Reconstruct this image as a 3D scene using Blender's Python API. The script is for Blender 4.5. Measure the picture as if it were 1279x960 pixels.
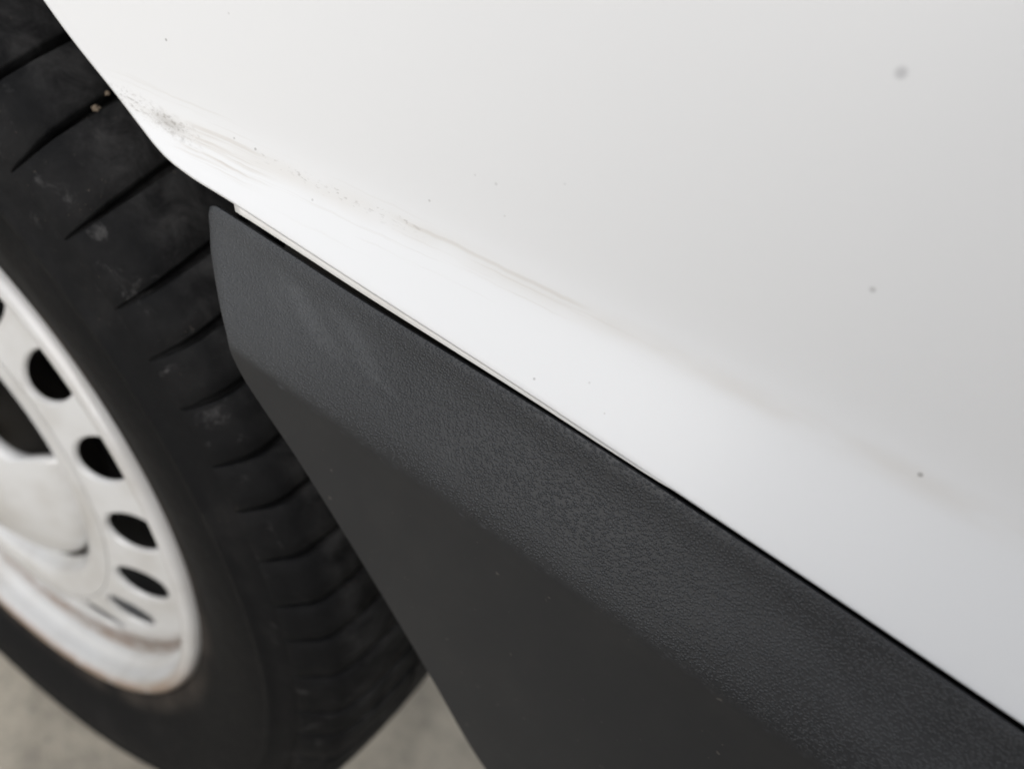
import bpy, bmesh, math, random
from mathutils import Vector, Matrix
random.seed(7)
R = math.radians
for o in list(bpy.data.objects): bpy.data.objects.remove(o)
sc = bpy.context.scene
col = sc.collection
HZ = 0.3105                     # wheel centre above the ground; car frame: x forward, y outward (left side), z up

# ------------------------------------------------------------------ camera, sky, sun, exposure
cam = bpy.data.cameras.new('camera'); co = bpy.data.objects.new('camera', cam); col.objects.link(co)
m = Matrix(((-.8101282, .5431573, -.2206188), (-.5124451, -.4732856, .7165199), (.2847673, .6935280, .6617602)))
m = Matrix([r for r in m.transposed()]).transposed()
co.matrix_world = Matrix.Translation((-.3632628, .1564485, .4436091 + HZ)) @ m.to_4x4()
cam.sensor_width = 36; cam.lens = 27.02; cam.clip_start = .01; cam.clip_end = 500
cam.dof.use_dof = True; cam.dof.focus_distance = .226; cam.dof.aperture_fstop = 6.2
sc.camera = co
SUN_EL, SUN_AZ = 34, 105       # azimuth measured from +x towards +y
w = bpy.data.worlds.new('World'); sc.world = w; w.use_nodes = True
wn, wl = w.node_tree.nodes, w.node_tree.links
sky = wn.new('ShaderNodeTexSky'); sky.sky_type = 'NISHITA'; sky.sun_disc = False
sky.sun_elevation = R(SUN_EL); sky.air_density = 1.0; sky.dust_density = 1.5; sky.ozone_density = 1.0
hs = wn.new('ShaderNodeHueSaturation'); hs.inputs['Saturation'].default_value = .32
bg = next(n for n in wn if n.type == 'BACKGROUND'); bg.inputs['Strength'].default_value = .10
wl.new(sky.outputs[0], hs.inputs['Color']); wl.new(hs.outputs[0], bg.inputs['Color'])
sl = bpy.data.lights.new('sun', 'SUN'); so = bpy.data.objects.new('sun', sl); col.objects.link(so)
sl.energy = 1.0; sl.angle = R(60); sl.color = (1, .985, .965)
sd = Vector((math.cos(R(SUN_EL))*math.cos(R(SUN_AZ)), math.cos(R(SUN_EL))*math.sin(R(SUN_AZ)), math.sin(R(SUN_EL))))
so.rotation_euler = sd.to_track_quat('Z', 'Y').to_euler()
sky.sun_rotation = math.atan2(sd.x, sd.y)
sc.view_settings.view_transform = 'Standard'; sc.view_settings.look = 'None'
sc.view_settings.exposure = .71; sc.view_settings.gamma = 1
sc.cycles.max_bounces = 8

# ------------------------------------------------------------------ node helpers
class X:
    """tiny expression builder over math nodes"""
    def __init__(s, nt, sock): s.nt, s.s = nt, sock
    def _op(s, op, *a, clamp=False):
        n = s.nt.nodes.new('ShaderNodeMath'); n.operation = op; n.use_clamp = clamp
        for i, v in enumerate((s,) + a):
            if isinstance(v, X): s.nt.links.new(v.s, n.inputs[i])
            else: n.inputs[i].default_value = v
        return X(s.nt, n.outputs[0])
    def __add__(s, o): return s._op('ADD', o)
    __radd__ = __add__
    def __sub__(s, o): return s._op('SUBTRACT', o)
    def __rsub__(s, o): return s._op('MULTIPLY', -1.)._op('ADD', o)
    def __mul__(s, o): return s._op('MULTIPLY', o)
    __rmul__ = __mul__
    def abs(s): return s._op('ABSOLUTE')
    def sat(s): return s._op('ADD', 0., clamp=True)
    def max(s, o): return s._op('MAXIMUM', o)
    def ss(s, a, b):                       # smoothstep a..b (a > b allowed)
        n = s.nt.nodes.new('ShaderNodeMapRange'); n.interpolation_type = 'SMOOTHSTEP'
        s.nt.links.new(s.s, n.inputs[0])
        lo, hi, o0, o1 = (a, b, 0, 1) if a < b else (b, a, 1, 0)
        for k, v in zip((1, 2, 3, 4), (lo, hi, o0, o1)): n.inputs[k].default_value = v
        return X(s.nt, n.outputs[0])
    def band(s, a, b, f): return s.ss(a - f, a + f) * s.ss(b + f, b - f)
    def bump(s, c, wd): return (s - c).abs().ss(wd, 0.)

def mat(name):
    M = bpy.data.materials.new(name); M.use_nodes = True
    nt = M.node_tree; b = nt.nodes['Principled BSDF']
    return M, nt, b
def coords(nt):
    tc = nt.nodes.new('ShaderNodeTexCoord'); s = nt.nodes.new('ShaderNodeSeparateXYZ')
    nt.links.new(tc.outputs['Object'], s.inputs[0])
    return tc.outputs['Object'], X(nt, s.outputs[0]), X(nt, s.outputs[1]), X(nt, s.outputs[2])
def vec(nt, a, b, c=0.):
    n = nt.nodes.new('ShaderNodeCombineXYZ')
    for i, v in enumerate((a, b, c)):
        if isinstance(v, X): nt.links.new(v.s, n.inputs[i])
        else: n.inputs[i].default_value = v
    return n.outputs[0]
def noise(nt, v, scale, detail=3., rough=.55, dist=0.):
    n = nt.nodes.new('ShaderNodeTexNoise'); nt.links.new(v, n.inputs['Vector'])
    n.inputs['Scale'].default_value = scale; n.inputs['Detail'].default_value = detail
    n.inputs['Roughness'].default_value = rough; n.inputs['Distortion'].default_value = dist
    return X(nt, n.outputs[0])
def mix(nt, f, a, b):
    n = nt.nodes.new('ShaderNodeMix'); n.data_type = 'RGBA'
    if isinstance(f, X): nt.links.new(f.s, n.inputs[0])
    else: n.inputs[0].default_value = f
    for i, v in ((6, a), (7, b)):
        if isinstance(v, tuple): n.inputs[i].default_value = v + (1,)
        else: nt.links.new(v, n.inputs[i])
    return n.outputs[2]
def bump(nt, b, h, strength, dist, prev=None):
    n = nt.nodes.new('ShaderNodeBump'); n.inputs['Strength'].default_value = strength
    n.inputs['Distance'].default_value = dist; nt.links.new(h.s, n.inputs['Height'])
    if prev: nt.links.new(prev, n.inputs['Normal'])
    nt.links.new(n.outputs[0], b.inputs['Normal']); return n.outputs[0]

ZB0, ZB1, ZB2 = .3035, .155, -.17           # the soft crease of the white panel, height over the wheel centre
def zbend(u): return ZB0 + ZB1*(u - .146) + ZB2*max(-.4, min(.4, u - .146))*abs(u - .146) * (1 if u > .146 else -1)

# ------------------------------------------------------------------ materials
def m_paint():
    M, nt, b = mat('white_paint'); P, x, y, z = coords(nt)
    u = x * -1.; q = u - .146
    wv = z - HZ - (q*ZB1 + ZB0) - q*q*ZB2
    wv = wv + (noise(nt, vec(nt, u*55., 7., 0.), 1., 3.) - .5)*.0022
    base = (.79, .797, .805)
    n1 = noise(nt, vec(nt, u*9., wv*420.), 1., 4., .65)            # long fine streaks
    n2 = noise(nt, vec(nt, u*26., wv*900. + u*60., 3.), 1., 4., .7)
    n3 = noise(nt, vec(nt, u*420., wv*900., 1.), 1., 3., .6)        # specks
    n4 = noise(nt, vec(nt, u*1100., wv*1900., 5.), 1., 2., .6)
    big = noise(nt, vec(nt, u*40., wv*120., 9.), 1., 2.)
    # (a) rubbed patch at the corner of the arch
    wa = wv + (u - .165)*.11
    a_reg = u.band(.147, .184, .008) * (wa + .001).abs().ss(.0046, .001)
    a = a_reg * n3.ss(.47, .66) * n2.ss(.34, .62)
    a = a.max(a_reg * n4.ss(.60, .68) * .8)
    core = (u - .172).abs().ss(.012, .0) * (wa + .0005).abs().ss(.0032, 0.) * big.ss(.3, .55)
    # (b)(d) line of the scrape along the crease
    bl = u.band(.182, .211, .007) * (wv - .0010).abs().ss(.0009, .0002) * n1.ss(.32, .55)
    dl = u.band(.206, .268, .006) * ((wv + .0004).abs().ss(.0030, .0004)) * (n3.ss(.54, .66)*n2.ss(.42, .6)).max(n1.ss(.5, .72)*.35)
    el = u.band(.262, .321, .006) * (wv - .0004).abs().ss(.0009, .0001) * n1.ss(.25, .5)
    # (c) fan of hair scratches below it
    fan = u.band(.178, .212, .010) * (wv + .0052).abs().ss(.0062, .0015) * (n1.ss(.44, .62) * n2.ss(.32, .58))
    hair = u.band(.17, .33, .03) * wv.band(-.012, .003, .004) * n1.ss(.57, .68) * .32
    # (f) soft ochre smear
    sm = u.ss(.140, .165) * (wv + .0008).abs().ss(.0055, .0) * big.ss(.15, .75)
    upper = u.band(.150, .20, .012) * (wv - .006).abs().ss(.004, .0) * n1.ss(.52, .66)
    c = mix(nt, (sm*.34).sat(), base, (.62, .585, .53))
    c = mix(nt, (bl*.28 + el*.25 + fan*.45 + hair*.45 + upper*.16).sat(), c, (.42, .365, .29))
    c = mix(nt, (a*.56 + core*.40 + dl*.42).sat(), c, (.22, .20, .175))
    # stone chips and specks at their own spots
    spots = [(.4141, .3336, .0010, .9), (.3792, .3674, .0011, .55), (.1689, .3312, .0007, .9), (.1922, .3490, .0006, .3), (.2858, .3441, .0007, .35),
             (.2684, .3294, .0006, .5), (.2793, .3433, .0005, .3), (.3035, .3536, .0005, .25), (.3197, .3032, .0006, .7), (.3336, .3101, .0005, .35),
             (.2911, .3371, .0005, .3), (.3416, .3057, .0004, .4), (.1985, .3135, .0006, .6), (.2071, .3142, .0007, .8), (.232, .3105, .0006, .5)]
    s = None
    for (su, sz, r, k) in spots:
        dx, dz = u - su, z - (HZ + sz)
        d2 = dx*dx + dz*dz*1.3
        t = (d2*(1./(r*r*.6))).ss(1.3, .15)*(k*.62)
        s = t if s is None else s.max(t)
    c = mix(nt, s, c, (.16, .15, .14))
    dx, dz = u - .3587, z - (HZ + .4080)                            # the grey fleck high on the panel
    c = mix(nt, ((dx*dx + dz*dz)*(1./(.0014*.0014))).ss(1.2, .1)*.5, c, (.33, .33, .35))
    nt.links.new(c, b.inputs['Base Color'])
    rough = (a*.3 + dl*.3 + fan*.25 + sm*.15 + .42)
    nt.links.new(rough.s, b.inputs['Roughness'])
    b.inputs['Coat Weight'].default_value = .55; b.inputs['Coat Roughness'].default_value = .28
    f = noise(nt, P, 900., 2.)
    bump(nt, b, f, .02, .0002)
    return M
def m_plain_white():
    M, nt, b = mat('white_paint_shaded_edge'); P, x, y, z = coords(nt)
    n = noise(nt, P, 60., 3.)
    nt.links.new(mix(nt, n.ss(.4, .8)*.35, (.78, .775, .76), (.55, .52, .47)), b.inputs['Base Color'])
    b.inputs['Roughness'].default_value = .4; b.inputs['Coat Weight'].default_value = .4
    return M
def m_cladding():
    M, nt, b = mat('grained_black_plastic'); P, x, y, z = coords(nt)
    u = x * -1.
    zc = (u - .226)*.024 + (.2555 + HZ)                               # crease height
    up = (z - zc).ss(.0003, .0045)                                    # grained band above the crease
    v = nt.nodes.new('ShaderNodeTexVoronoi'); v.feature = 'F1'
    d = nt.nodes.new('ShaderNodeTexNoise'); nt.links.new(P, d.inputs['Vector']); d.inputs['Scale'].default_value = 500.; d.inputs['Detail'].default_value = 2.
    mx = nt.nodes.new('ShaderNodeVectorMath'); mx.operation = 'MULTIPLY_ADD'; mx.inputs[1].default_value = (.00018,)*3
    nt.links.new(d.outputs[1], mx.inputs[0]); nt.links.new(P, mx.inputs[2])
    sq = nt.nodes.new('ShaderNodeVectorMath'); sq.operation = 'MULTIPLY'; sq.inputs[1].default_value = (.80, 1., 1.)
    nt.links.new(mx.outputs[0], sq.inputs[0]); nt.links.new(sq.outputs[0], v.inputs['Vector'])
    v.inputs['Scale'].default_value = 1420.; v.inputs['Randomness'].default_value = .85
    g = X(nt, v.outputs['Distance'])
    cell = g.ss(.62, .10)
    dust = noise(nt, vec(nt, u*24., z*60., 2.), 1., 4., .6)
    fine = noise(nt, P, 700., 3., .7)
    rub = noise(nt, vec(nt, u*16. + z*30., z*170. + u*70., 4.), 1., 4., .65)
    dx, dz = u - .252, z - (HZ + .2812)
    t_ = dz + dx*.115
    smudge = (dx*dx*1000. + t_*t_*20000.).ss(1.1, .0) * rub.ss(.38, .66) * (fine.ss(.35, .65)*.6 + .4)
    dx2, dz2 = u - .275, z - (HZ + .2775)
    t2 = dz2 + dx2*.09
    streak = (dx2*dx2*3600. + t2*t2*900000.).ss(1.1, .0) * rub.ss(.2, .6)
    k = (u.ss(.31, .205)*.30 + dust.ss(.40, .8)*.14 + smudge*.38 + streak*.12)*up + fine.ss(.55, .8)*.08  # front end lightened: dust, plus grazing sky sheen put into the colour
    c = mix(nt, k.sat(), mix(nt, cell*up, (.0140, .0153, .0178), (.0262, .0286, .0325)), (.098, .103, .108))  # pits darker, grain tops lighter and bluer: highlights put into the colour
    edge = (z - zc - .001).abs().ss(.0030, .0) * noise(nt, vec(nt, u*300., z*500.), 1., 3.).ss(.56, .72)
    c = mix(nt, edge*.3, c, (.10, .105, .12))
    low_ = (1. - up)
    mott = noise(nt, vec(nt, u*30., z*18., 6.), 1., 6., .7)  .ss(.40, .75)*.18 + noise(nt, vec(nt, u*12. + z*160., z*20. - u*9., 8.), 1., 5., .75).ss(.60, .70)*.18
    c = mix(nt, (mott*low_).sat(), c, (.045, .044, .042))
    sp = noise(nt, P, 260., 2., .5).ss(.70, .76) * low_
    c = mix(nt, sp*.25, c, (.20, .18, .16))
    nt.links.new(c, b.inputs['Base Color'])
    nt.links.new((.44 + k*.2 + (1. - up)*.14).s, b.inputs['Roughness'])
    b.inputs['Specular IOR Level'].default_value = .5
    h = cell*up + fine*.04
    bump(nt, b, h, 1., .00016)
    return M
def m_rubber(name='tyre_rubber'):
    M, nt, b = mat(name)
    ge = nt.nodes.new('ShaderNodeNewGeometry'); P = ge.outputs['Position']
    sx = nt.nodes.new('ShaderNodeSeparateXYZ'); nt.links.new(P, sx.inputs[0])
    x, y, z = (X(nt, sx.outputs[k]) for k in range(3))
    zz = z - HZ
    r = (x*x + zz*zz)._op('SQRT')
    n = noise(nt, P, 30., 5., .65); n2 = noise(nt, P, 140., 5., .7); n3 = noise(nt, P, 700., 2.); n4 = noise(nt, P, 75., 4., .7, .6)
    f = n.ss(.48, .75)*.35 + n2.ss(.55, .8)*.25
    c = mix(nt, f.sat(), (.0042, .0043, .0047), (.022, .021, .0205))
    scuff = r.band(.279, .3035, .006) * y.ss(-.004, .006) * n4.ss(.56, .74) * n2.ss(.40, .62)
    worn_sheen = y.ss(.004, -.012) * r.ss(.299, .303) * n4.ss(.25, .85) * .44  # grey wear on the tread faces, with soft highlights painted in
    bead = r.ss(.222, .208) * n.ss(.30, .62) * .55
    c = mix(nt, (scuff*.6 + worn_sheen).sat(), c, (.085, .083, .082))
    c = mix(nt, bead.sat(), c, (.052, .043, .036))
    grit = n3.ss(.70, .76) * n.ss(.5, .62) * .5
    c = mix(nt, grit, c, (.12, .10, .08))
    nt.links.new(c, b.inputs['Base Color'])
    nt.links.new((.60 + n2*.3).s, b.inputs['Roughness']); b.inputs['Specular IOR Level'].default_value = .16
    bump(nt, b, n3*.4 + n2 + n4*.8, .35, .0008)
    return M
def m_rim():
    M, nt, b = mat('white_wheel_enamel'); P, x, y, z = coords(nt)
    rr = x*x + z*z; r = rr._op('SQRT')
    n = noise(nt, P, 90., 4., .65); n2 = noise(nt, P, 25., 3.)
    ang = noise(nt, vec(nt, x*60., y*900., z*60.), 1., 3.)
    rust = (r.ss(.1900, .1950) * y.ss(.001, .005) * n.ss(.20, .45)).max(y.band(-.0240, -.0120, .003)*r.ss(.178, .182)*ang.ss(.34, .56)*.85)
    rust = rust.max(r.band(.1925, .2000, .002)*ang.ss(.45, .65)*.35)
    low = z.ss(.0, -.10)
    c = mix(nt, (rust*(low*.92 + .05)).sat(), (.58, .58, .575), (.24, .15, .095))
    c = mix(nt, n2.ss(.38, .75)*.45, c, (.36, .335, .30))
    nt.links.new(c, b.inputs['Base Color'])
    b.inputs['Roughness'].default_value = .28; b.inputs['Coat Weight'].default_value = .6; b.inputs['Coat Roughness'].default_value = .1
    return M
def m_dark(name, cval, ro=.7):
    M, nt, b = mat(name); P, x, y, z = coords(nt)
    n = noise(nt, P, 60., 3.)
    nt.links.new(mix(nt, n, cval, tuple(v*1.9 for v in cval)), b.inputs['Base Color'])
    b.inputs['Roughness'].default_value = ro
    return M
def m_ground():
    M, nt, b = mat('worn_concrete'); P, x, y, z = coords(nt)
    n = noise(nt, P, 9., 6., .6); n2 = noise(nt, P, 130., 4., .7); n3 = noise(nt, P, 520., 2.)
    c = mix(nt, n.ss(.3, .75), (.55, .497, .405), (.41, .368, .30))
    nm = noise(nt, P, 34., 5., .65)
    c = mix(nt, nm.ss(.42, .70)*.55, c, (.27, .245, .205))
    c = mix(nt, n2.ss(.52, .72)*.5, c, (.25, .235, .21))
    nt.links.new(c, b.inputs['Base Color']); b.inputs['Roughness'].default_value = .9
    bump(nt, b, n2 + n3*.6, .5, .003)
    return M
WHITE, EDGE, CLAD = m_paint(), m_plain_white(), m_cladding()
RUB = m_rubber(); RIM = m_rim(); DARK = m_dark('black_liner_plastic', (.010, .010, .010)); STEEL = m_dark('bolt_steel', (.20, .155, .12), .45)
GROUND = m_ground(); PEB = m_dark('tan_stone', (.13, .10, .072), .9)

# ------------------------------------------------------------------ mesh helpers
def build(name, verts, faces, material, parent=None, smooth=True, loc=None):
    me = bpy.data.meshes.new(name); me.from_pydata([tuple(v) for v in verts], [], faces)
    me.materials.append(material)
    bm = bmesh.new(); bm.from_mesh(me); bmesh.ops.recalc_face_normals(bm, faces=bm.faces); bm.to_mesh(me); bm.free()
    if smooth: me.polygons.foreach_set('use_smooth', [True]*len(me.polygons))
    o = bpy.data.objects.new(name, me); col.objects.link(o)
    if parent: o.parent = parent
    if loc: o.location = loc
    return o
def grid(rows):
    """rows of equal length -> verts, quads"""
    n = len(rows[0]); v = [p for r in rows for p in r]
    f = [(i*n+j, i*n+j+1, (i+1)*n+j+1, (i+1)*n+j) for i in range(len(rows)-1) for j in range(n-1)]
    return v, f
def lathe(prof, seg=144):
    """prof: (y, r) around the wheel axis (y)"""
    v = []; n = len(prof)
    for k in range(seg):
        a = 2*math.pi*k/seg
        v += [(r*math.cos(a), y, r*math.sin(a)) for y, r in prof]
    f = [(k*n+j, k*n+j+1, ((k+1) % seg)*n+j+1, ((k+1) % seg)*n+j) for k in range(seg) for j in range(n-1)]
    return v, f
def interp(tab, x):
    """monotone-ish cubic through a table"""
    if x <= tab[0][0]: return tab[0][1]
    if x >= tab[-1][0]: return tab[-1][1]
    i = max(k for k in range(len(tab)-1) if tab[k][0] <= x)
    def sl(k):
        if k <= 0 or k >= len(tab)-1:
            k0 = max(0, min(k, len(tab)-2)); return (tab[k0+1][1]-tab[k0][1])/(tab[k0+1][0]-tab[k0][0])
        a = (tab[k][1]-tab[k-1][1])/(tab[k][0]-tab[k-1][0]); b = (tab[k+1][1]-tab[k][1])/(tab[k+1][0]-tab[k][0])
        return 0. if a*b <= 0 else 2*a*b/(a+b)
    h = tab[i+1][0]-tab[i][0]; t = (x-tab[i][0])/h
    return ((2*t**3-3*t*t+1)*tab[i][1] + (t**3-2*t*t+t)*h*sl(i) + (-2*t**3+3*t*t)*tab[i+1][1] + (t**3-t*t)*h*sl(i+1))
def sp(x, s): return s*math.log1p(math.exp(max(-40, min(40, x/s))))

# ------------------------------------------------------------------ ground
g = build('ground', [(-220, -220, 0), (220, -220, 0), (220, 220, 0), (-220, 220, 0)], [(0, 1, 2, 3)], GROUND)
g['kind'] = 'structure'

# ------------------------------------------------------------------ the van
van = bpy.data.objects.new('van', None); col.objects.link(van)
van['label'] = 'white van with scuffed paint behind its front wheel and grained black plastic side cladding'
van['category'] = 'van'

# white outer panel: u runs rearwards from the wheel axle (world x = -u)
LOW = [(-.50, .0), (-.38, .02), (-.36, .14), (-.30, .235), (-.2, .315), (-.1, .355), (0., .365), (.04, .358), (.08, .3425), (.1145, .3205), (.1224, .3155), (.1308, .3108), (.1413, .3060), (.1524, .3020),
       (.1624, .2990), (.1712, .2967), (.176, .2959), (.181, .2955), (.188, .2954), (.1994, .2959), (.207, .2962), (.26, .2974), (.33, .2986), (.40, .2984), (.467, .2976), (.6, .295), (1.2, .28)]
YM = [(-.5, .0015), (0., .0015), (.06, -.0008), (.126, -.004), (.30, -.0127), (.47, -.0208), (.62, -.026), (1.2, -.03)]
def zb(u):
    q = max(-.3, min(.42, u - .146)); return ZB0 + ZB1*q + ZB2*q*q
def panel_y(u, z):
    s = .0030 + .008*max(0, min(.3, u-.13))
    fl = .5*sp(zb(u)-z, s)
    cap = .03*max(0, min(1, (u-.02)/.1))
    return interp(YM, u) + min(fl, cap) - .045*sp(z-zb(u), .01)
us = [-.5+.02*i for i in range(24)] + [-.02+.0025*i for i in range(212)] + [.51+.03*i for i in range(24)]
ts = [0, .0012, .003, .005] + [.005+.0022*i for i in range(1, 36)] + [.0822+.012*i for i in range(1, 28)] + [.46, .52]
rows = []
for u in us:
    lo = interp(LOW, u); r = []
    y0 = panel_y(u, lo)
    for dy, dz in ((-.016, .0026), (-.004, .0014), (-.0014, .0003), (-.0004, .0003)):
        r.append((-u, y0+dy, HZ+lo+dz))
    for t in ts:
        z = lo + .0011 + (t if t < .09 else .09 + (t-.09)*(.72-lo-.09)/.43)
        r.append((-u, panel_y(u, z), HZ+z))
    rows.append(r)
panel = build('side_panel', *grid(rows), WHITE, van)

# white step edge just under the panel, seen in the gap
GAPS = [(.15, .0050), (.25, .0052), (.293, .0041), (.353, .0021), (.42, .0013), (1.2, .0013)]
us2 = [.2035+.004*i for i in range(91)] + [.60, .8, 1.2]
rows = []
for i, u in enumerate(us2):
    lo = interp(LOW, u); fr = .62 - .62*max(0, min(1, (u-.345)/.065)); t_ = max(0, min(1, (u-.36)/.06))
    zt = lo + .003; zl = lo - interp(GAPS, u)*fr + .0012*t_
    q = 1-min(1, i/3); d_ = -.006*t_*t_*(3-2*t_)
    rows.append([(-u+.0010*q, -.012, HZ+zt), (-u+.0008*q, -.0046+d_, HZ+zt), (-u-.0016*q, -.0016+d_, HZ+zl+(zt-zl)*.55), (-u-.0036*q, -.0007+d_, HZ+zl+.0010), (-u-.0046*q, -.0016+d_, HZ+zl+.0001), (-u-.0046*q, -.016, HZ+zl)])
v, f = grid(rows)
f.append(tuple(range(6)))
build('sill_step', v, f, EDGE, van)

# grained black side cladding
GAP = [(.15, .0050), (.25, .0052), (.293, .0039), (.353, .0018), (.42, .0010), (1.2, .0010)]
def ctop(u): return interp(LOW, max(u, .2)) - interp(GAP, u)
FR = [(0, .1985), (.03, .1988), (.15, .2012), (.3, .2044), (.45, .2090), (.6, .2141), (.75, .2192), (.88, .2234), (1, .2258)]            # front edge, top face (v from gap to crease)
FL = [(.0, .2258), (.03, .2282), (.06, .2325), (.1, .2405), (.15, .2515), (.2, .2615), (.3, .2805), (.4, .299), (.5, .317), (.6, .3345), (.7, .351), (.77, .3635), (.82, .375), (.88, .396), (.94, .43), (1, .48)]
def crease(u): return .2555+.024*(u-.226)
rows = []
NV = 26; NL = 40
US = [0, .0001, .0003, .0006, .001, .0016, .0024, .0034, .006, .012] + [.02+.012*i for i in range(50)] + [.7, .9]
def clad_col(k):
    """k: distance behind the front edge"""
    c = []
    for j in range(NV):
        v_ = j/(NV-1); u = interp(FR, v_) + k
        zt, zc = ctop(u) - .0020*(1-math.sqrt(max(0., 1-max(0., 1-k/.0022)**2))), crease(u); z = zt + (zc-zt)*v_
        y = -.0012 + .0158*(.55*v_ + .45*(3*v_*v_ - 2*v_**3)) - .0006*max(0, 1-v_/.08)**2
        if v_ > .88: y -= .0007*((v_-.88)/.12)**2
        c.append((u, y, z))
    for j in range(1, NL):
        v_ = j/(NL-1); u = interp(FL, v_) + k
        zc = crease(u); z = zc + (.060-zc)*v_
        y = .0136 - .0006*min(1, v_*12) - .0195*v_
        c.append((u, y, z))
    return c
for k in US: rows.append([(-u, y, HZ+z) for u, y, z in clad_col(k)])
clad = build('side_cladding', *grid(rows), CLAD, van)
sol = clad.modifiers.new('thickness', 'SOLIDIFY'); sol.thickness = .0026; sol.offset = -1
bv = clad.modifiers.new('rounded_edges', 'BEVEL'); bv.width = .0008; bv.segments = 2; bv.limit_method = 'ANGLE'; bv.angle_limit = R(50)

# dark structure behind: inner sill, wheel arch liner, floor
def box(lo, hi):
    v = [(x, y, z) for x in (lo[0], hi[0]) for y in (lo[1], hi[1]) for z in (lo[2], hi[2])]
    return v, [(0, 1, 3, 2), (4, 6, 7, 5), (0, 4, 5, 1), (2, 3, 7, 6), (0, 2, 6, 4), (1, 5, 7, 3)]
v, f = box((-1.2, -.10, HZ+.02), (-.42, -.036, HZ+.29)); build('inner_sill', v, f, DARK, van, smooth=False)
v, f = box((-1.2, -.034, HZ+.252), (-.214, -.0175, HZ+.325)); build('sill_backing', v, f, DARK, van, smooth=False)  # added dark plate so the open gap stays black
v, f = box((-1.2, -1.2, HZ-.02), (-.44, -.10, HZ+.05)); build('floor_pan', v, f, DARK, van, smooth=False)
rows = []
for i in range(41):
    a = R(22 + i*140/40); rr = .392
    rows.append([(-rr*math.cos(a), y, HZ+rr*math.sin(a)*.93) for y in (-.018, -.03, -.12, -.28)] + [(-.2*math.cos(a), -.285, HZ+.1*math.sin(a))])
build('arch_liner', *grid(rows), DARK, van)

# ------------------------------------------------------------------ wheel
wheel = bpy.data.objects.new('wheel', None); col.objects.link(wheel); wheel.parent = van; wheel.location = (0, 0, HZ)
YC = -.106
half = [(-.006, .2021), (.0026, .2026), (.0046, .2048), (.0066, .2100), (.0078, .2150), (.0084, .2190), (.0098, .2220), (.0142, .2330), (.0176, .2460), (.0190, .2570), (.0189, .2640), (.0183, .2668), (.0193, .2682), (.0192, .2708), (.0174, .2722), (.0158, .2780), (.0122, .2865), (.0065, .2925), (-.002, .2972), (-.012, .3010), (-.026, .3033), (-.04, .3045)]
prof = half + [(YC, .3060)] + [(2*YC - y, r) for y, r in reversed(half)]
tyre = build('tyre', *lathe(prof, 180), RUB, wheel)
# sidewall rings (decor ridge, rim guard)
rib = lambda y, r, wd, h: [(y+.0002, r-wd), (y+h, r-wd*.5), (y+h, r+wd*.5), (y-.0002, r+wd)]
# shoulder tread blocks, one mesh, shared by all copies
path = [(.0144, .2852), (.0141, .2862), (.0134, .2880), (.0124, .2898), (.0112, .2916), (.0100, .2932), (.0088, .2948), (.0064, .2990), (.0020, .3032), (-.010, .3072), (-.024, .3096), (-.038, .3112), (-.0470, .3119), (-.0478, .3050)]
base = [(.0138, .2850), (.0132, .2856), (.0122, .2868), (.0112, .2878), (.0100, .2888), (.0090, .2898), (.0078, .2908), (.0040, .2946), (-.001, .2980), (-.012, .3012), (-.025, .3032), (-.038, .3044), (-.0470, .3050), (-.0470, .3046)]
gw = [.0002, .0003, .0005, .0006, .0007, .0008, .0009, .0011, .0014, .0017, .0019, .0020, .0020, .0020]      # half groove width
sk = [.0020, .0021, .0022, .0023, .0024, .0025, .0025, .0026, .0022, .0003, -.0024, -.0049, -.0062, -.0063]   # sweep of the groove along the rim
PITCH = {'M': 5.2, 'L': 6.0, 'S': 4.4}
seq = list('MLLSSMSMMSMLS'); rr_ = random.Random(3)
while sum(PITCH[q] for q in seq) < 346: seq.append(rr_.choice('LMS'))
fit = (360 - sum(PITCH[q] for q in seq)) / 5.2
seq += ['M']*round(fit)
corr = 360/sum(PITCH[q] for q in seq)
protos = {}
ang = 180 - 72.0
for q in seq:                                   # running forward from the groove seen highest
    pit = R(PITCH[q]*corr)
    if q not in protos:
        rows = []
        for (y, r), (yb, rb), g_, s_ in zip(path, base, gw, sk):
            a0 = (g_ + s_)/.304; a1 = pit + (-g_ + s_)/.304; e = .0007/.304
            P_ = []
            for a, t in ((a0, 1), (a0+e*.15, .18), (a0+e, 0), (a0+(a1-a0)*.33, 0), (a0+(a1-a0)*.67, 0), (a1-e, 0), (a1-e*.15, .18), (a1, 1)):
                yy, r2 = y+(yb-y)*t, r+(rb-r)*t
                P_.append((r2*math.cos(a), yy, r2*math.sin(a)))
            rows.append(P_)
        c = protos[q] = build('tread_block', *grid(rows), RUB, wheel)
    else:
        c = protos[q].copy(); col.objects.link(c); c.parent = wheel
    c.rotation_euler = (0, -R(ang), 0)
    ang += PITCH[q]*corr
# centre ribs and inner shoulder
def rring(y0, y1): return [(y0, .304), (y0-.0006, .3118), (y0-.002, .3126), ((y0+y1)/2, .3132), (y1+.002, .3126), (y1+.0006, .3118), (y1, .304)]
for y0, y1 in ((-.0535, -.094), (-.1015, -.142)):
    build('tread_rib', *lathe(rring(y0, y1), 180), RUB, wheel)
build('tread_rib', *lathe([(-.1495, .304), (-.1501, .3118), (-.152, .3126), (-.172, .3116), (-.188, .3090), (-.200, .3052), (-.210, .2990), (-.217, .292), (-.223, .284)], 180), RUB, wheel)

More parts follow.
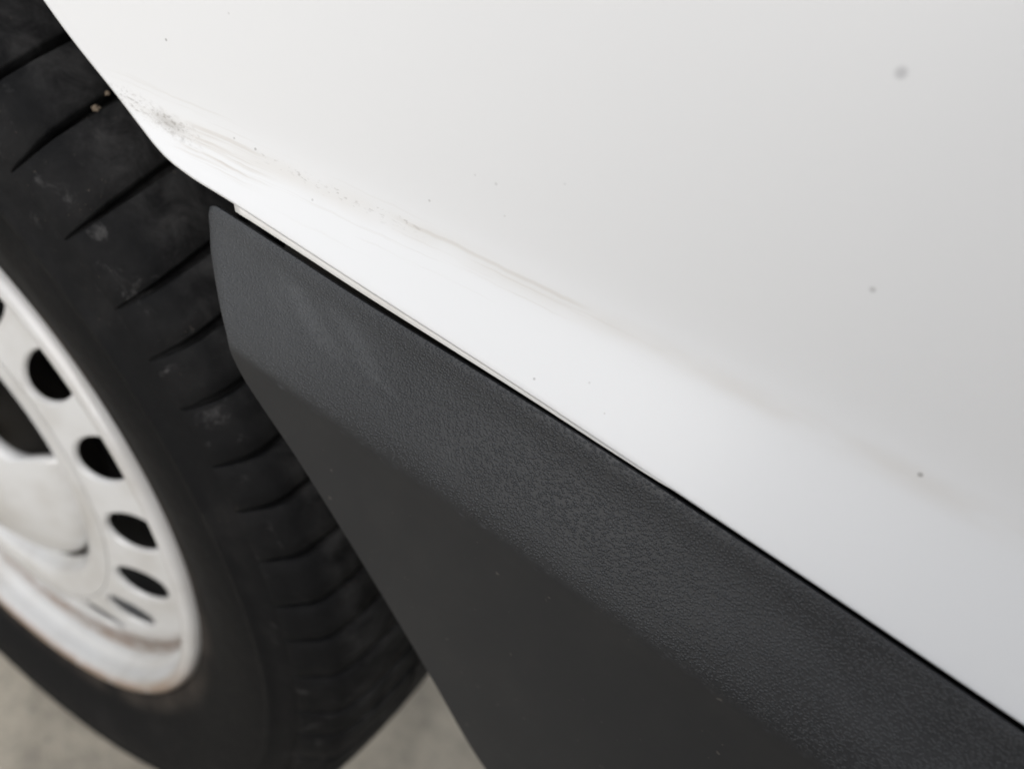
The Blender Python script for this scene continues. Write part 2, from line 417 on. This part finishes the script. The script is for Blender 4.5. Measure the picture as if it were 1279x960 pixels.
# rim: rolled lip and barrel
rimp = [(-.030, .2020), (-.012, .2022), (.000, .2022), (.0040, .2021), (.0068, .2010), (.0086, .1990), (.0092, .1966), (.0090, .1946), (.0078, .1926), (.0053, .1908), (.0010, .1895), (-.0040, .1882), (-.0056, .1866), (-.0064, .1850), (-.014, .1840), (-.021, .1834), (-.024, .1836), (-.0255, .1815), (-.05, .179), (-.06, .170), (-.15, .168)]
rim = build('rim', *lathe(rimp, 180), RIM, wheel)
# wheel disc with twenty vent holes
def disc_y(r):
    return interp([(.098, -.0110), (.101, -.0065), (.1035, -.0012), (.107, .0005), (.115, .0012), (.122, .0010), (.130, -.0005), (.140, -.0030), (.150, -.0060), (.160, -.0095), (.170, -.0138), (.178, -.0180), (.1845, -.0235)], r)
NH = 18; HP = 2*math.pi/NH; A0 = R(35.3)
dv, df = [], []
def addv(a, r, dy=0.):
    dv.append((-r*math.cos(a), disc_y(r)+dy, r*math.sin(a))); return len(dv)-1
RC, RH, TH = .1445, .0172, .0146
NB = 40
for h in range(NH):
    ac = A0 + h*HP
    # boundary of the sector cell
    bnd = []
    for k in range(NB):
        t = 2*math.pi*k/NB; cx_, cy_ = math.cos(t), math.sin(t)
        s = 1/max(abs(cx_), abs(cy_)); bnd.append((cx_*s, cy_*s, cx_, cy_))
    rings = []
    for q in (0, .08, .2, .4, .6, .8, 1.):
        ring = []
        for bx, by, ex, ey in bnd:
            r_out = RC + by*.0210; a_out = bx*HP/2
            r_in = RC + ey*RH; a_in = ex*TH/RC
            r = r_in + (r_out-r_in)*q; a = a_in + (a_out-a_in)*q
            ring.append(addv(ac+a, r, -.0006 if q == 0 else 0.))
        rings.append(ring)
    lipr = [addv(ac + ex*(TH-.0005)/RC, RC+ey*(RH-.0005)  , -.0028) for bx, by, ex, ey in bnd]
    rings.insert(0, lipr)
    for a_, b_ in zip(rings, rings[1:]):
        for k in range(NB):
            df.append((a_[k], a_[(k+1) % NB], b_[(k+1) % NB], b_[k]))
seg = 200
for r_list in ([.098, .0995, .101, .1022, .1035, .105, .107, .111, .114, .1175, .1205, .123], [.165, .168, .171, .174, .177, .180, .182, .1845]):
    ring0 = None
    for r in r_list:
        ring = [addv(2*math.pi*k/seg, r) for k in range(seg)]
        if ring0:
            for k in range(seg): df.append((ring0[k], ring0[(k+1) % seg], ring[(k+1) % seg], ring[k]))
        ring0 = ring
disc = build('wheel_disc', dv, df, RIM, wheel)
bm = bmesh.new(); bm.from_mesh(disc.data); bmesh.ops.remove_doubles(bm, verts=bm.verts, dist=.00005); bmesh.ops.recalc_face_normals(bm, faces=bm.faces); bm.to_mesh(disc.data); bm.free()
# centre: bowl, cap with bolt scallops, bolts
build('hub_bowl', *lathe([(-.0105, .0985), (-.028, .094), (-.032, .085), (-.033, .03), (-.033, .002)], 96), m_dark('dirty_hub_steel', (.035, .030, .026), .6), wheel)
cv, cf = [], []
NA, NR = 160, 24
for i in range(NR):
    t = i/(NR-1)
    for k in range(NA):
        a = 2*math.pi*k/NA
        edge = .0955
        dd = .088                                   # circular bites of 30 mm radius over the bolts
        for ca in (52, 160, 232):
            ph = (a - R(ca) + math.pi) % (2*math.pi) - math.pi
            if abs(ph) < 1:
                disc_ = .030**2 - (dd*math.sin(ph))**2
                if disc_ > 0: edge = min(edge, dd*math.cos(ph) - math.sqrt(disc_))
        r = max(.002, edge*t)
        y = .019 - .026*(r/.0955)**2.2 - .006*max(0, (t-.9)/.1)**2
        cv.append((-r*math.cos(a), y, r*math.sin(a)))
for i in range(NR-1):
    for k in range(NA):
        cf.append((i*NA+k, i*NA+(k+1) % NA, (i+1)*NA+(k+1) % NA, (i+1)*NA+k))
cap = build('centre_cap', cv, cf, RIM, wheel)
s2 = cap.modifiers.new('thickness', 'SOLIDIFY'); s2.thickness = .003; s2.offset = -1
for ca in (52, 160, 232):
    a = R(ca)
    vs, fs = [], []
    for j, (rr, y) in enumerate(((.0095, 0), (.0095, .012), (.0085, .0135), (.004, .0135))):
        vs += [(rr*math.cos(R(60*q)), y, rr*math.sin(R(60*q))) for q in range(6)]
    for j in range(3):
        fs += [(j*6+q, j*6+(q+1) % 6, (j+1)*6+(q+1) % 6, (j+1)*6+q) for q in range(6)]
    fs.append((18, 19, 20, 21, 22, 23))
    build('wheel_bolt', vs, fs, STEEL, wheel, smooth=False, loc=(-.072*math.cos(a), -.032, .072*math.sin(a)))
v, f = lathe([(-.17, .002), (-.17, .16), (-.06, .16), (-.06, .002)], 48); build('brake_drum', v, f, DARK, wheel)
v2, f2 = lathe([(-.050, .1775), (-.062, .150), (-.062, .02)], 72); build('vent_backing', v2, f2, DARK, wheel)  # added dark plate that keeps the vent holes black

# ------------------------------------------------------------------ unseen photographer figure, added close behind the view to shade the panel
def cloth(name, c):
    M, nt, b = mat(name); P, x, y, z = coords(nt)
    n = noise(nt, P, 14., 4.)
    nt.links.new(mix(nt, n, c, tuple(v*1.6 for v in c)), b.inputs['Base Color']); b.inputs['Roughness'].default_value = .85
    bump(nt, b, noise(nt, P, 600., 2.), .3, .001); return M
MS = [cloth('navy_jacket', (.022, .025, .034)), cloth('dark_jeans', (.020, .024, .035)), cloth('skin', (.42, .26, .19)), cloth('brown_shoes', (.05, .03, .02))]
J, E_ = [], []
def node(p, r, parent=None, reg=0):
    J.append((Vector(p), r)); k = len(J)-1
    if parent is not None: E_.append((parent, k, reg))
    return k
pel = node((-.68, .84, .46), .150)
sp1 = node((-.675, .78, .60), .140, pel); ch = node((-.66, .66, .79), .150, sp1); uc = node((-.65, .57, .90), .105, ch)
nk = node((-.64, .515, .975), .058, uc, 2); hb = node((-.635, .465, 1.015), .072, nk, 2); hd = node((-.63, .435, 1.085), .092, hb, 2); node((-.63, .45, 1.15), .068, hd, 2)
ns = node((-.628, .375, 1.045), .016, hb, 2); node((-.628, .345, 1.035), .012, ns, 2)
for s_ in (1, -1):
    node((-.63+s_*.088, .455, 1.065), .016, hd, 2)
    cx_ = -.68
    hip = node((cx_+s_*.11, .83, .45), .108, pel, 1)
    th = node((cx_+s_*.14, .66, .49), .092, hip, 1); kn = node((cx_+s_*.16, .51, .505), .068, th, 1)
    cf_ = node((cx_+s_*.155, .59, .33), .060, kn, 1); an = node((cx_+s_*.15, .665, .105), .045, cf_, 1)
    node((cx_+s_*.15, .700, .045), .036, an, 3); bl_ = node((cx_+s_*.16, .56, .045), .042, an, 3); node((cx_+s_*.165, .47, .036), .032, bl_, 3)
    sh = node((-.655+s_*.175, .60, .875), .078, uc, 0)
    el = node((-.665+s_*.245, .605, .665), .050, sh, 0); wr = node((-.67+s_*.20, .500, .590), .033, el, 0)
    pm = node((-.672+s_*.180, .455, .578), .034, wr, 2)
    for q, ln in ((-1.5, .060), (-.5, .074), (.5, .070), (1.5, .055)):
        k1 = node((-.675+s_*.168+q*.020, .432, .572), .0105, pm, 2)
        k2 = node((-.677+s_*.165+q*.022, .432-ln*.55, .555), .0092, k1, 2); node((-.678+s_*.164+q*.022, .432-ln*.75, .555-ln*.55), .0078, k2, 2)
    t1 = node((-.675+s_*.140, .47, .575), .0125, pm, 2); node((-.675+s_*.112, .448, .560), .0095, t1, 2)
me = bpy.data.meshes.new('body'); me.from_pydata([p for p, r in J], [(a, b) for a, b, _ in E_], [])
tmp = bpy.data.objects.new('body', me); col.objects.link(tmp)
sk_ = tmp.modifiers.new('skin', 'SKIN'); sk_.use_smooth_shade = True
for d, (p, r) in zip(me.skin_vertices[0].data, J): d.radius = (r, r)
me.skin_vertices[0].data[0].use_root = True
sb = tmp.modifiers.new('sub', 'SUBSURF'); sb.levels = sb.render_levels = 2
dg = bpy.context.evaluated_depsgraph_get(); dg.update()
body = bpy.data.meshes.new_from_object(tmp.evaluated_get(dg))
bpy.data.objects.remove(tmp); bpy.data.meshes.remove(me)
for m_ in MS: body.materials.append(m_)
def segd(p, a, b):
    ab = b-a; t = max(0, min(1, (p-a).dot(ab)/ab.dot(ab))); return (p-a-ab*t).length
for pl in body.polygons:
    c = Vector(pl.center)
    pl.material_index = min(E_, key=lambda e: segd(c, J[e[0]][0], J[e[1]][0]) - .5*min(J[e[0]][1], J[e[1]][1]))[2]; pl.use_smooth = True
person = bpy.data.objects.new('person', body); col.objects.link(person); person.location = (.0, -.17, 0); person.scale = (1.06,)*3
person['label'] = 'person in navy jacket and dark jeans crouching unseen behind the view with hands on knees, added to shade the van side'; person['category'] = 'person'
hv, hf = [], []
for i in range(10):
    for k in range(24):
        t = i/9*R(105); a = 2*math.pi*k/24; rr = .104 + .004*math.sin(5*a+i)
        tilt = .035*max(0, math.sin(a))
        hv.append((-.63+rr*.92*math.sin(t)*math.cos(a), .452+rr*1.05*math.sin(t)*math.sin(a)*(1 if math.sin(a) > 0 else .72), 1.085+rr*math.cos(t)-tilt*math.sin(t)))
hf = [(i*24+k, i*24+(k+1) % 24, (i+1)*24+(k+1) % 24, (i+1)*24+k) for i in range(9) for k in range(24)]
build('hair', hv, hf, cloth('brown_hair', (.03, .02, .014)), person)
for s_ in (1, -1):
    build('eye', [(-.63+s_*.030+.009*math.sin(R(36*i))*math.cos(R(36*k)), .350+.009*math.sin(R(36*i))*math.sin(R(36*k)), 1.072+.009*math.cos(R(36*i))) for i in range(6) for k in range(10)],
          [(i*10+k, i*10+(k+1) % 10, (i+1)*10+(k+1) % 10, (i+1)*10+k) for i in range(5) for k in range(10)], MS[3], person)

# little stones caught in the tread
random.seed(4)
for k, (deg, py, sz, lab) in enumerate(((66.8, -.0163, .0014, 'tan pebble in a tread groove, farthest of three from the white edge'),
                                        (67.6, -.0235, .0010, 'greyish pebble stuck on the tread block just above the groove'),
                                        (66.9, -.0275, .0013, 'brown pebble in a tread groove right at the white panel edge'))):
    vs = []
    for i in range(6):
        for j in range(8):
            t, a = math.pi*i/5, 2*math.pi*j/8; rr = sz*(.5+.8*random.random())
            vs.append((rr*math.sin(t)*math.cos(a), rr*1.2*math.sin(t)*math.sin(a), rr*.8*math.cos(t)))
    fs = [(i*8+j, i*8+(j+1) % 8, (i+1)*8+(j+1) % 8, (i+1)*8+j) for i in range(5) for j in range(8)]
    st = build('pebble', vs, fs, PEB, None, smooth=False, loc=(-(.3046-py*.19)*math.cos(R(deg)), py, HZ+(.3046-py*.19)*math.sin(R(deg))))
    st['label'] = lab
    st['category'] = 'pebble'; st['group'] = 'pebbles caught in the tyre tread'
